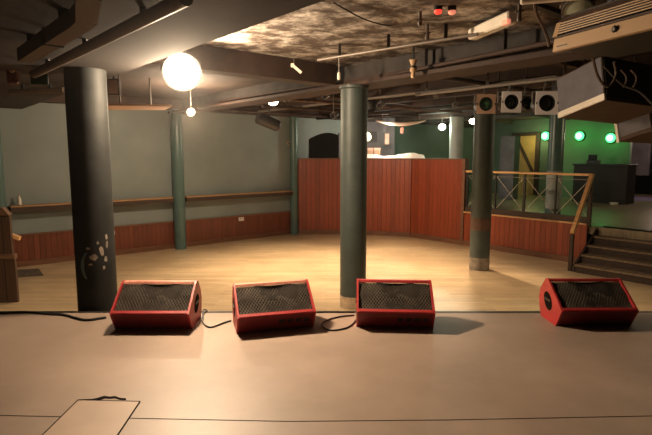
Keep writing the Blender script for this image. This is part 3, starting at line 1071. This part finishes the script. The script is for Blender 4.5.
# conduits and pipes under the ceiling
def pipe(pts, r, label, mat='duct', cat='pipe', name='ceiling_pipe', clips=0, group='pipes under the ceiling', soft=False):
    t = thing(name, label, cat, pts[0], (0, 0, 0), group)
    q = [Vector(k) - Vector(pts[0]) for k in pts]
    B().tube(smooth_path(q) if soft else q, r, 10).build('pipe_run', M[mat], t, smooth=True)
    for k in range(clips):
        f = (k + 0.5) / clips
        i = min(int(f * (len(q) - 1)), len(q) - 2)
        ff = f * (len(q) - 1) - i
        c = q[i].lerp(q[i + 1], ff)
        zt = CEIL - Vector(pts[0]).z
        B().box(c.x - 0.015, c.x + 0.015, c.y - 0.015, c.y + 0.015, c.z + r * 0.5, max(zt, c.z + r + 0.01)).build('pipe_clip', M['iron'], t)
    return t


def ceil_line(p, q, z):
    return [atz(*p, z), atz(*q, z)]


pipe(ceil_line((318, 60), (478, 34), 3.02), 0.014, 'thin pale conduit under the peeling ceiling, ending at the box fitting', 'steel', 'conduit', 'conduit', 3)
pipe(ceil_line((345, 84), (556, 41), 2.95), 0.022, 'brown pipe along the top of the beam over the middle column', 'beam', 'pipe', 'ceiling_pipe', 3)
# ducts at the upper left
dz = 2.70
dp = [atz(88, -12, dz), atz(86, 14, dz), atz(80, 20, dz), atz(25, 56, dz)]
d_ = thing('air_duct', 'boxy brown duct bending under the dark lowered ceiling, top left', 'duct', dp[0])
q = [k - dp[0] for k in dp]
b = B()
b.bar(q[0], q[1], 0.10, 0.09).bar(q[1], q[2], 0.10, 0.09).bar(q[2], q[3], 0.10, 0.09)
b.build('duct_run', M['duct'], d_)
m_ = q[2].lerp(q[3], 0.42)
dd = (q[3] - q[2]).normalized() * 0.012
B().bar(m_ - dd, m_ + dd, 0.112, 0.102).build('duct_joint', M['iron'], d_)
for f in (0.2, 0.8):
    c = q[2].lerp(q[3], f)
    B().box(c.x - 0.03, c.x + 0.03, c.y - 0.02, c.y + 0.02, 0.04, 0.10).build('duct_hanger', M['iron'], d_)
pipe(ceil_line((34, 74), (186, -2), 2.74), 0.038, 'long brown pipe running diagonally under the lowered ceiling, left of the flood lamp', 'duct', 'pipe', 'ceiling_pipe', 3)
pipe([atz(10, 92, 2.72), atz(64, 90, 2.72)], 0.03, 'short brown pipe level with the green sign, far left', 'duct', 'pipe', 'ceiling_pipe', 2)
# green sign, red box, pale box, light board
p = aty(39, 79, 5.2)
gs = thing('exit_sign', 'dim green sign box under the lowered ceiling, left of the dark column', 'sign', p, (0, 0, 0.2))
B().box(-0.08, 0.08, 0, 0.03, -0.055, 0.055, 0.006).build('sign_face', M['exit'], gs)
B().box(-0.01, 0.01, 0.01, 0.02, 0.05, 2.80 - p.z).build('sign_hanger', M['iron'], gs)
p = aty(11, 74, 5.0)
rb = thing('red_alarm_box', 'reddish alarm box at the far left under the lowered ceiling', 'alarm', p)
B().box(-0.05, 0.05, 0, 0.06, -0.09, 0.09, 0.01).build('box_body', M['redbox'], rb)
B().lathe([(0.03, 0), (0.026, -0.02), (0.0001, -0.024)], 16, axis=1, c=(0.015, 0.0, 0.04)).build('sounder', M['card'], rb, smooth=True)
B().box(-0.012, 0.012, 0.02, 0.04, 0.085, 2.80 - p.z).build('ceiling_mount', M['iron'], rb)
p = aty(113, 87, 6.4)
jb = thing('junction_box', 'small pale junction box just right of the dark column head', 'box', p)
B().box(-0.075, 0.075, 0, 0.08, -0.10, 0.10, 0.008).build('box_body', M['duct'], jb)
B().box(-0.055, 0.055, -0.006, 0.0, -0.08, 0.08).build('box_lid', M['card'], jb)
B().box(-0.012, 0.012, 0.03, 0.05, 0.09, CEIL - p.z).build('bracket', M['iron'], jb)
p0, p1, p2, p3 = atz(104, 105.5, 2.68), atz(172, 106.5, 2.68), atz(165, 110, 2.68), atz(104, 110, 2.68)
cb = thing('ceiling_board', 'pale suspended board under the ceiling between dark column and flood lamp', 'board', p0)
B().hexa([q - p0 for q in (p0, p1, p2, p3)], [q - p0 + Vector((0, 0, 0.03)) for q in (p0, p1, p2, p3)]).build('board', M['canopy'], cb)
for q in (p0.lerp(p2, 0.25), p0.lerp(p2, 0.75)):
    B().box(q.x - p0.x - 0.01, q.x - p0.x + 0.01, q.y - p0.y - 0.01, q.y - p0.y + 0.01, 0.03, CEIL - 2.68).build('board_hanger', M['steel'], cb)

# small fittings hanging under the ceiling
def hanging(px, py0, py1, y, label, kind):
    top = aty(px, py0, y)
    bot = aty(px, py1, y)
    t = thing('hanging_' + kind, label, kind, bot, group='small fittings hanging under the ceiling')
    L = top.z - bot.z
    zc = CEIL - bot.z
    if kind == 'rod':
        B().tube([(0, 0, L * 0.3), (0, 0, zc)], 0.007, 6).build('rod', M['steel'], t)
        B().lathe([(0.012, 0.0), (0.02, 0.01), (0.02, L * 0.3), (0.01, L * 0.36)], 10).build('rod_end', M['white'], t, smooth=True)
    elif kind == 'bracket':
        B().tube([(0, 0, L * 0.4), (0, 0, zc)], 0.005, 6).build('rod', M['steel'], t)
        B().bar((-0.01, 0, L * 0.45), (0.085, 0, -0.01), 0.03, 0.03).build('bracket_arm', M['white'], t)
        B().box(-0.035, 0.0, -0.02, 0.02, L * 0.35, L * 0.6).build('bracket_block', M['white'], t)
    elif kind == 'insulator':
        B().lathe([(0.02, 0), (0.026, 0.03), (0.02, 0.05), (0.035, 0.07), (0.035, 0.10), (0.02, 0.13), (0.035, 0.16), (0.035, L * 0.9), (0.045, L)], 12).build('insulator_body', M['cream'], t, smooth=True)
        B().tube([(0, 0, L), (0, 0, zc)], 0.012, 6).build('rod', M['iron'], t)
        B().lathe([(0.037, 0.105), (0.037, 0.125)], 12).build('dark_band', M['iron'], t)
    elif kind == 'clip':
        B().lathe([(0.012, 0), (0.02, 0.02), (0.014, 0.05), (0.014, zc)], 8).build('clip_body', M['duct'], t, smooth=True)
        B().bar((-0.03, 0, zc * 0.4), (0.03, 0, zc * 0.45), 0.012, 0.012).build('clip_arm', M['steel'], t)
    return t


hanging(294, 58, 72, 6.1, 'white angled bracket on a rod left of the conduit end', 'bracket')
hanging(303, 78, 86, 7.6, 'small pale bracket under the white angled one', 'bracket')
hanging(339, 58, 80, 6.0, 'thin pale rod hanging just left of the middle column', 'rod')
hanging(413, 60, 78, 5.6, 'cream ribbed insulator hanging in front of the brown beam', 'insulator')
hanging(420, 13, 26, 4.3, 'small pipe clip on the peeling ceiling near the red lamps', 'clip')
hanging(427, 27, 40, 4.7, 'small pipe clip on the thin pale conduit', 'clip')
hanging(519, 10, 22, 3.9, 'small clip on the dark ceiling right of the box fitting', 'clip')
p = aty(290, 97, 8.2)
for px, py, y, lab in ((438, 12, 4.15, 'bright red indicator lamp on the ceiling, left of the pair'), (452, 12.5, 4.15, 'dimmer red indicator lamp on the ceiling, right of the pair')):
    p = aty(px, py, y)
    t = thing('indicator_lamp', lab, 'lamp', p, group='red indicator lamps')
    B().lathe([(0.0001, -0.02), (0.022, -0.012), (0.03, 0.0), (0.03, 0.012)], 14).build('red_cap', M['redled'] if px < 445 else M['redlamp'], t, smooth=True)
    B().lathe([(0.034, 0.012), (0.034, CEIL - p.z)], 14).build('lamp_base', M['iron'], t, smooth=True)
p = aty(491, 66, 5.3)
tag(B().box(-0.05, 0.05, -0.03, 0, -0.02, 0.02).box(-0.07, -0.04, -0.03, 0.0, 0.01, 0.04).box(0.03, 0.06, -0.03, 0, 0.0, 0.035).build('beam_clip', M['white'], loc=p), 'tiny white clip on the grey beam under the box fitting', 'clip')

# cable drops
cable([atz(334, 3, CEIL - .02), aty(350, 12, 4.2), aty(366, 20, 4.4), aty(384, 25, 4.6), aty(397, 25, 4.8), atz(410, 22, CEIL - .01)], 0.006, 'thin dark cable sagging across the peeling ceiling')
cable([aty(534, -6, 3.7), aty(536, 12, 3.8), aty(543, 27, 3.9), aty(548, 40, 3.95), aty(549, 46, 4.0)], 0.012, 'brown cable drooping beside the end of the air conditioner', 'duct', name='ceiling_cable')
cable([aty(593, 58, 3.95), aty(597, 74, 4.1), aty(604, 85, 4.2), aty(611, 85, 4.25), aty(616, 74, 4.3), aty(614, 62, 4.25)], 0.011, 'pale cable loop hanging under the air conditioner', 'duct', name='ceiling_cable')
cable([aty(604, 66, 4.3), aty(622, 84, 4.35), aty(640, 92, 4.3), aty(656, 108, 4.2)], 0.009, 'dark cable falling along the loudspeaker front', 'iron', name='ceiling_cable')
for px, y in ((624, 4.5), (634, 4.45)):
    cable([aty(px - 3, 70, y), aty(px + 2, 76, y), aty(px + 2, 82, y), aty(px - 1, 87, y)], 0.008, 'pale hooked lead hanging before the loudspeaker front, %s' % ('left of the two' if px < 630 else 'right of the two'), 'duct', name='ceiling_lead', group='hooked leads')

# pipes, trays and cans among the joists over the dance floor
pipe([W(5.0, 9.6, 2.92), W(9.4, 9.55, 2.92)], 0.035, 'brown pipe under the joists beside the left wall', 'beam')
pipe([W(5.2, 8.0, 2.88), W(9.3, 7.8, 2.9)], 0.03, 'brown pipe under the joists in line with the back corner', 'beam')
pipe([W(6.1, 10.0, 2.93), W(6.1, 3.0, 2.93)], 0.025, 'pale conduit crossing under the joists behind the middle column', 'steel')
pipe([W(8.1, 10.0, 2.90), W(8.1, 3.0, 2.90)], 0.04, 'dark pipe crossing under the far joists', 'iron')
pipe([W(5.0, 6.9, 2.90), W(9.3, 6.6, 2.90)], 0.028, 'rusty pipe running back behind the middle column', 'rust')
pipe([W(5.0, 3.9, 2.92), W(11.5, 3.8, 2.92)], 0.03, 'pipe running back over the balustrade', 'beam')
p = aty(268, 122, 9.6)
pj = thing('projector_can', 'black cylindrical lamp can hanging near the left wall corner', 'lantern', p, (0.2, 0.35, 0.5))
B().lathe([(0.10, -0.22), (0.11, -0.20), (0.11, 0.2), (0.07, 0.24)], 18, axis=0).build('can', M['iron'], pj, smooth=True)
B().lathe([(0.0001, -0.205), (0.09, -0.21), (0.09, -0.20)], 18, axis=0).build('lens', M['dark_glass'], pj, smooth=True)
inv = (Matrix.Translation(p) @ pj.rotation_euler.to_matrix().to_4x4()).inverted()
B().tube([(0, 0, 0.09), inv @ Vector((p.x, p.y, CEIL))], 0.012, 6).build('hanger', M['iron'], pj)
for i, (px, py, y, lab) in enumerate(((325, 96, 8.4, 'round pale lamp head left of the middle column top'), (333, 116, 8.9, 'small shiny lamp low to the left of the middle column'), (287, 100, 8.8, 'small pale lamp head beside the lit downlight'),
                                      (380, 106, 8.5, 'small lamp with pale arm right of the middle column'), (436, 95, 9.0, 'small dark lamp under the brown beam, nearer the right column'), (455, 106, 9.5, 'small pale dish lamp left of the right column'))):
    round_lamp('spot_lamp', lab, 'lamp', aty(px, py, y), (random.uniform(-1, 1), -0.8, -0.5), 0.05, 0.12, 'dark_glass', 'steel', 'unlit lamps among the joists')

# ------------------------------------------------------------------ beyond the partition
bc = thing('bar_counter', 'bar counter behind the back partition, only its top showing', 'counter', W(9.75, 9.8, UP), HALL)
p = aty(365, 158, 13.3)
p1 = aty(415, 158, 13.0)
bc.location = (p.x - 0.5, 13.1, UP)
bc.rotation_euler = (0, 0, math.radians(-12))
B().box(0, 2.3, 0, 0.6, 0, 1.14).build('counter_body', M['bar'], bc)
B().box(-0.03, 2.33, -0.05, 0.65, 1.14, 1.18, 0.01).build('counter_top', M['bar'], bc)
sh = B()
nx, ny = 26, 6
vs = []
for j in range(ny + 1):
    for i in range(nx + 1):
        u, v = i / nx, j / ny
        z = 0.10 + 0.03 * math.sin(u * 9 + v * 3) + 0.015 * math.sin(u * 31 + v * 11)
        if u > 0.6:
            z += 0.03 * math.sin((u - 0.6) * 8)
        if i in (0, nx) or j in (0, ny):
            z = 0.0
        vs.append((u * 1.55, v * 0.45, z))
sh.add(vs, [(j * (nx + 1) + i, j * (nx + 1) + i + 1, (j + 1) * (nx + 1) + i + 1, (j + 1) * (nx + 1) + i) for j in range(ny) for i in range(nx)])
mw = Matrix.Translation(bc.location) @ Matrix.Rotation(math.radians(-12), 4, 'Z')
o = tag(sh.build('white_sheet', M['sheet'], loc=mw @ Vector((0.45, 0.05, 1.18)), rot=(0, 0, math.radians(-12)), smooth=True), 'bright white sheet heaped on the bar counter behind the partition', 'sheet')
for px, lab in ((371, 'brown carton on the bar counter, left of two'), (378, 'brown carton on the bar counter, right of two')):
    q = mw @ Vector((0.55 + (px - 371) * 0.026, 0.58, 1.18))
    t = thing('carton', lab, 'box', q, (0, 0, -0.2), 'cartons on the bar')
    B().box(-0.075, 0.075, 0, 0.12, 0, 0.30, 0.004).build('carton_body', M['card'], t)
    B().box(-0.078, 0.078, -0.003, 0.123, 0.24, 0.303).build('carton_lid', M['pinkpaper'], t)
# vent and notices on a pier behind the bar
pr = struct(B().box(-0.55, 0.55, 0, 0.2, 0, CEIL - UP).build('wall_pier', M['purple'], loc=(aty(375, 140, 14.6).x, 14.6, UP)))
p = aty(371, 137, 14.58)
vg = thing('wall_vent', 'black louvred vent on the pier behind the bar', 'vent', p)
B().box(-0.17, 0.17, -0.01, 0.02, -0.15, 0.15).build('vent_back', M['black'], vg)
for k in range(6):
    B().box(-0.16, 0.16, -0.03, -0.008, -0.13 + k * 0.05, -0.11 + k * 0.05).build('vent_slat', M['iron'], vg)
p = aty(387, 139, 13.9)
t = thing('notice_board', 'pink paper notice hanging above the bar counter', 'notice', p)
B().box(-0.055, 0.055, 0, 0.012, -0.14, 0.14).build('notice_sheet', M['pinkpaper'], t)
B().box(-0.006, 0.006, 0.002, 0.01, 0.14, CEIL - p.z).build('hanging_strip', M['iron'], t)
p = aty(402, 130.5, 12.6)
t = thing('red_lamp', 'small glowing pink-red lamp under the pale canopy', 'lamp', p - Vector((0, 0.0, 0.0)))
B().lathe([(0.0001, -0.07), (0.03, -0.065), (0.035, 0.05), (0.015, 0.07)], 14).build('lamp_glass', M['redlamp'], t, smooth=True)
B().tube([(0, 0, 0.07), (0, 0, 0.085)], 0.008, 6).build('lamp_cord', M['iron'], t)
# boat-shaped pale canopy
p = aty(401, 121.5, 12.6)
cn = thing('light_canopy', 'pale boat-shaped canopy hanging under the ceiling right of the middle column', 'canopy', p, (0, 0, -0.1))
b = B()
nx, ny = 16, 4
vs = []
for j in range(ny + 1):
    for i in range(nx + 1):
        u, v = i / nx * 2 - 1, j / ny * 2 - 1
        w = 0.42 * (1 - abs(u) ** 2.2) + 0.02
        vs.append((u * 0.62, v * w, -0.13 * (1 - u * u) * (1 - 0.4 * v * v) + 0.02))
k0 = len(vs)
vs += [(x, y, z + 0.02) for x, y, z in vs]
fs = [(j * (nx + 1) + i, j * (nx + 1) + i + 1, (j + 1) * (nx + 1) + i + 1, (j + 1) * (nx + 1) + i) for j in range(ny) for i in range(nx)]
fs += [tuple(q + k0 for q in f) for f in fs]
b.add(vs, fs)
b.build('canopy_shell', M['canopy'], cn, smooth=True)
for x in (-0.45, 0.45):
    B().tube([(x, 0, 0.03), (x, 0, CEIL - p.z)], 0.01, 6).build('canopy_hanger', M['steel'], cn)
B().bar((-0.66, -0.02, 0.09), (0.4, -0.02, 0.11), 0.03, 0.02).build('canopy_rail', M['beam'], cn)
p = aty(366.5, 137, 10.0)
p = Vector((CC.x + 0.60, 9.6, 2.32))
p = aty(366.5, 137, 9.6)
rd = thing('round_wall_lamp', 'pale round lamp peeping out behind the middle column', 'lamp', p)
B().lathe([(0.0001, -0.03), (0.06, -0.02), (0.09, 0.0), (0.09, 0.04), (0.05, 0.08)], 18, axis=1).build('lamp_glass', M['glass'], rd, smooth=True)
B().tube([(0, 0.04, 0.08), (0, 0.04, CEIL - p.z)], 0.012, 6).build('hanger', M['iron'], rd)

# upper room: doors, bar, green lamps
def onfar(px, py, a=FA):
    r = _ray(px, py)
    t = a / (r.x * math.cos(RA) + r.y * math.sin(RA))
    return Vector((r.x * t, r.y * t, EYE + r.z * t))


def farn(px, a=FA):
    p = onfar(px, 150, a)
    return -p.x * math.sin(RA) + p.y * math.cos(RA)


n0, n1 = farn(516), farn(536)
zt = onfar(526, 136).z
dr = struct(B().box(FA - 0.04, FA, n1, n0, UP, zt).build('door_2', M['yellow'], rot=HALL), 'yellow door with a dark diagonal brace on the far wall')
B().bar((FA - 0.05, n0 - 0.05, zt - 0.08), (FA - 0.05, n1 + 0.05, UP + 0.75), 0.03, 0.10).build('door_brace', M['ply'], dr)
b = B().box(FA - 0.06, FA, n0, n0 + 0.14, UP, zt + 0.1).box(FA - 0.06, FA, n1 - 0.14, n1, UP, zt + 0.1).box(FA - 0.06, FA, n1, n0, zt, zt + 0.1)
b.build('door_frame', M['step'], dr)
n0b, n1b = farn(500, 13.8), farn(514.5, 13.8)
struct(B().box(13.8, 14.1, n1b, n0b, UP, onfar(507, 136, 13.8).z).build('wall_stub', M['purple'], rot=HALL), 'grey-purple pier left of the yellow door')
# dark bar in the green room
n0, n1 = farn(575, 14.6), farn(629, 14.6)
fb = thing('bar_counter', 'long black bar counter in front of the green wall on the upper level', 'counter', W(14.6, n0, UP), HALL)
hb = onfar(600, 164, 14.6).z - UP
Lb = n0 - n1
B().box(0, 0.6, -Lb, 0, 0, hb - 0.05).build('counter_body', M['bar'], fb)
B().box(-0.06, 0.66, -Lb - 0.02, 0.03, hb - 0.05, hb, 0.01).build('counter_top', M['black'], fb)
p = onfar(578, 163, 14.75)
t = thing('till_box', 'small black till standing on the left end of the far bar', 'till', W(14.75, farn(587, 14.75), UP + hb), HALL)
B().box(0, 0.2, -0.3, 0, 0, 0.10, 0.01).build('till_body', M['black'], t)
B().box(0.02, 0.06, -0.26, -0.04, 0.10, 0.25).build('till_screen', M['dark_glass'], t)
for k, (px, py, lab) in enumerate(((546, 136, 'round green wall lamp half hidden by the upper column'), (580, 136, 'round green wall lamp above the left end of the far bar'), (611, 138, 'round green wall lamp beside the hanging loudspeakers'))):
    p = onfar(px, py, FA - 0.02)
    t = thing('green_wall_lamp', lab, 'lamp', p, (0, 0, RA - PI / 2), 'round green wall lamps')
    B().lathe([(0.0001, -0.10), (0.08, -0.085), (0.13, -0.05), (0.14, 0.0)], 20, axis=1).build('lamp_glass', M['lampgreen'], t, smooth=True)
    B().lathe([(0.158, 0.0), (0.158, -0.02), (0.142, -0.03)], 20, axis=1).build('lamp_rim', M['iron'], t, smooth=True)
    B().lathe([(0.0001, -0.125), (0.06, -0.115), (0.085, -0.09)], 16, axis=1).build('bulb', M['bulbgreen'], t, smooth=True)
    q = p - W(1, 0) * 0.35
    point('green_light', q, 5.0, (0.08, 1.0, 0.18), 0.12)
q = onfar(615, 190, 13.2)
t = thing('ash_tray', 'tiny pale dish on the upper floor by the far bar', 'dish', onfar(615, 188.5, 14.45) * 1.0)
t.location.z = UP
B().lathe([(0.09, 0), (0.11, 0.05), (0.10, 0.05), (0.06, 0.015), (0.0001, 0.015)], 16).build('dish_body', M['white'], t, smooth=True)
# beyond: side room seen right of the bar, blue glow on its floor
n0, n1 = farn(628, 17.4), farn(652, 17.4)
struct(B().box(18.3, 18.4, farn(650, 18.3), farn(628, 18.3), 1.35, 2.55).build('window_1', M['purple'], rot=HALL), 'grey-purple panel in the back room')
spot('blue_beam', W(16.9, farn(637, 16.9), 2.9), (0, 0, -1), 60, (0.12, 0.16, 1.0), 50, 0.4, 0.03)
point('back_room_light', W(17.0, GN - 0.7, 2.6), 40, (1.0, 0.7, 0.6), 0.1)
point('upper_warm_light', W(12.4, 2.2, 2.7), 60, (1.0, 0.85, 0.45), 0.1)
point('door_light', W(15.2, farn(527, 15.2) - 0.1, 2.45), 14, (1.0, 0.78, 0.35), 0.06)
point('bar_light', Vector((aty(388, 125, 12.6).x, 12.95, 2.5)), 45, (1.0, 0.85, 0.68), 0.08)

# fill light added for the dance floor and partition, with invented lamp cans
for a_, n_, lab in ((6.6, 6.6, 'added dark fill light can under the joists behind the middle column'), (6.6, 3.2, 'added dark fill light can under the joists before the balustrade')):
    p = W(a_, n_, 2.80)
    t = thing('added_fill_can', lab, 'lamp', p, group='added fill light cans')
    B().lathe([(0.085, 0.0), (0.095, 0.0), (0.095, 0.16), (0.05, 0.20), (0.0001, 0.20), (0.0001, 0.18), (0.07, 0.15), (0.085, 0.0)], 20).build('can', M['iron'], t, smooth=True)
    B().lathe([(0.0001, 0.10), (0.07, 0.10), (0.07, 0.11), (0.0001, 0.11)], 16).build('lens', M['lamphal'], t, smooth=True)
    B().tube([(0, 0, 0.2), (0, 0, CEIL - 2.80)], 0.012, 6).build('hanger', M['iron'], t)
spot('floor_fill', W(6.6, 6.6, 2.78), (0, 0, -1), 620, WARM, 106, 0.8, 0.08)
spot('partition_fill', W(6.7, 6.9, 2.72), W(9.5, 7.2, 0.7) - W(6.7, 6.9, 2.72), 190, WARM, 110, 0.8, 0.08)  # fill added to brighten the red partition, has no fixture
spot('floor_fill', W(6.6, 3.2, 2.78), (0, 0, -1), 170, WARM, 108, 0.8, 0.08)
# unseen fill added over the stage from above the camera side
spot('stage_fill', (-0.9, -0.8, 2.75), (0.22, 1.0, -0.54), 9, (1.0, 0.68, 0.50), 54, 1.0, 0.2)

# ------------------------------------------------------------------ world and view
w = bpy.data.worlds.new('world')
SC.world = w
w.use_nodes = True
bg = w.node_tree.nodes['Background']
bg.inputs[0].default_value = (0.9, 0.65, 0.45, 1)
bg.inputs[1].default_value = 0.02
hz = w.node_tree.nodes.new('ShaderNodeVolumeScatter')      # thin scatter added to give the flood lamp its lens glow
hz.inputs['Color'].default_value = (1.0, 0.93, 0.88, 1)
hz.inputs['Density'].default_value = 0.0012
hz.inputs['Anisotropy'].default_value = 0.92
w.node_tree.links.new(hz.outputs[0], w.node_tree.nodes['World Output'].inputs['Volume'])
SC.view_settings.view_transform = 'Standard'
SC.view_settings.look = 'None'
SC.view_settings.gamma = 1
SC.view_settings.exposure = 0.0
SC.view_settings.use_curve_mapping = False
try:
    SC.cycles.use_denoising = True
except Exception:
    pass
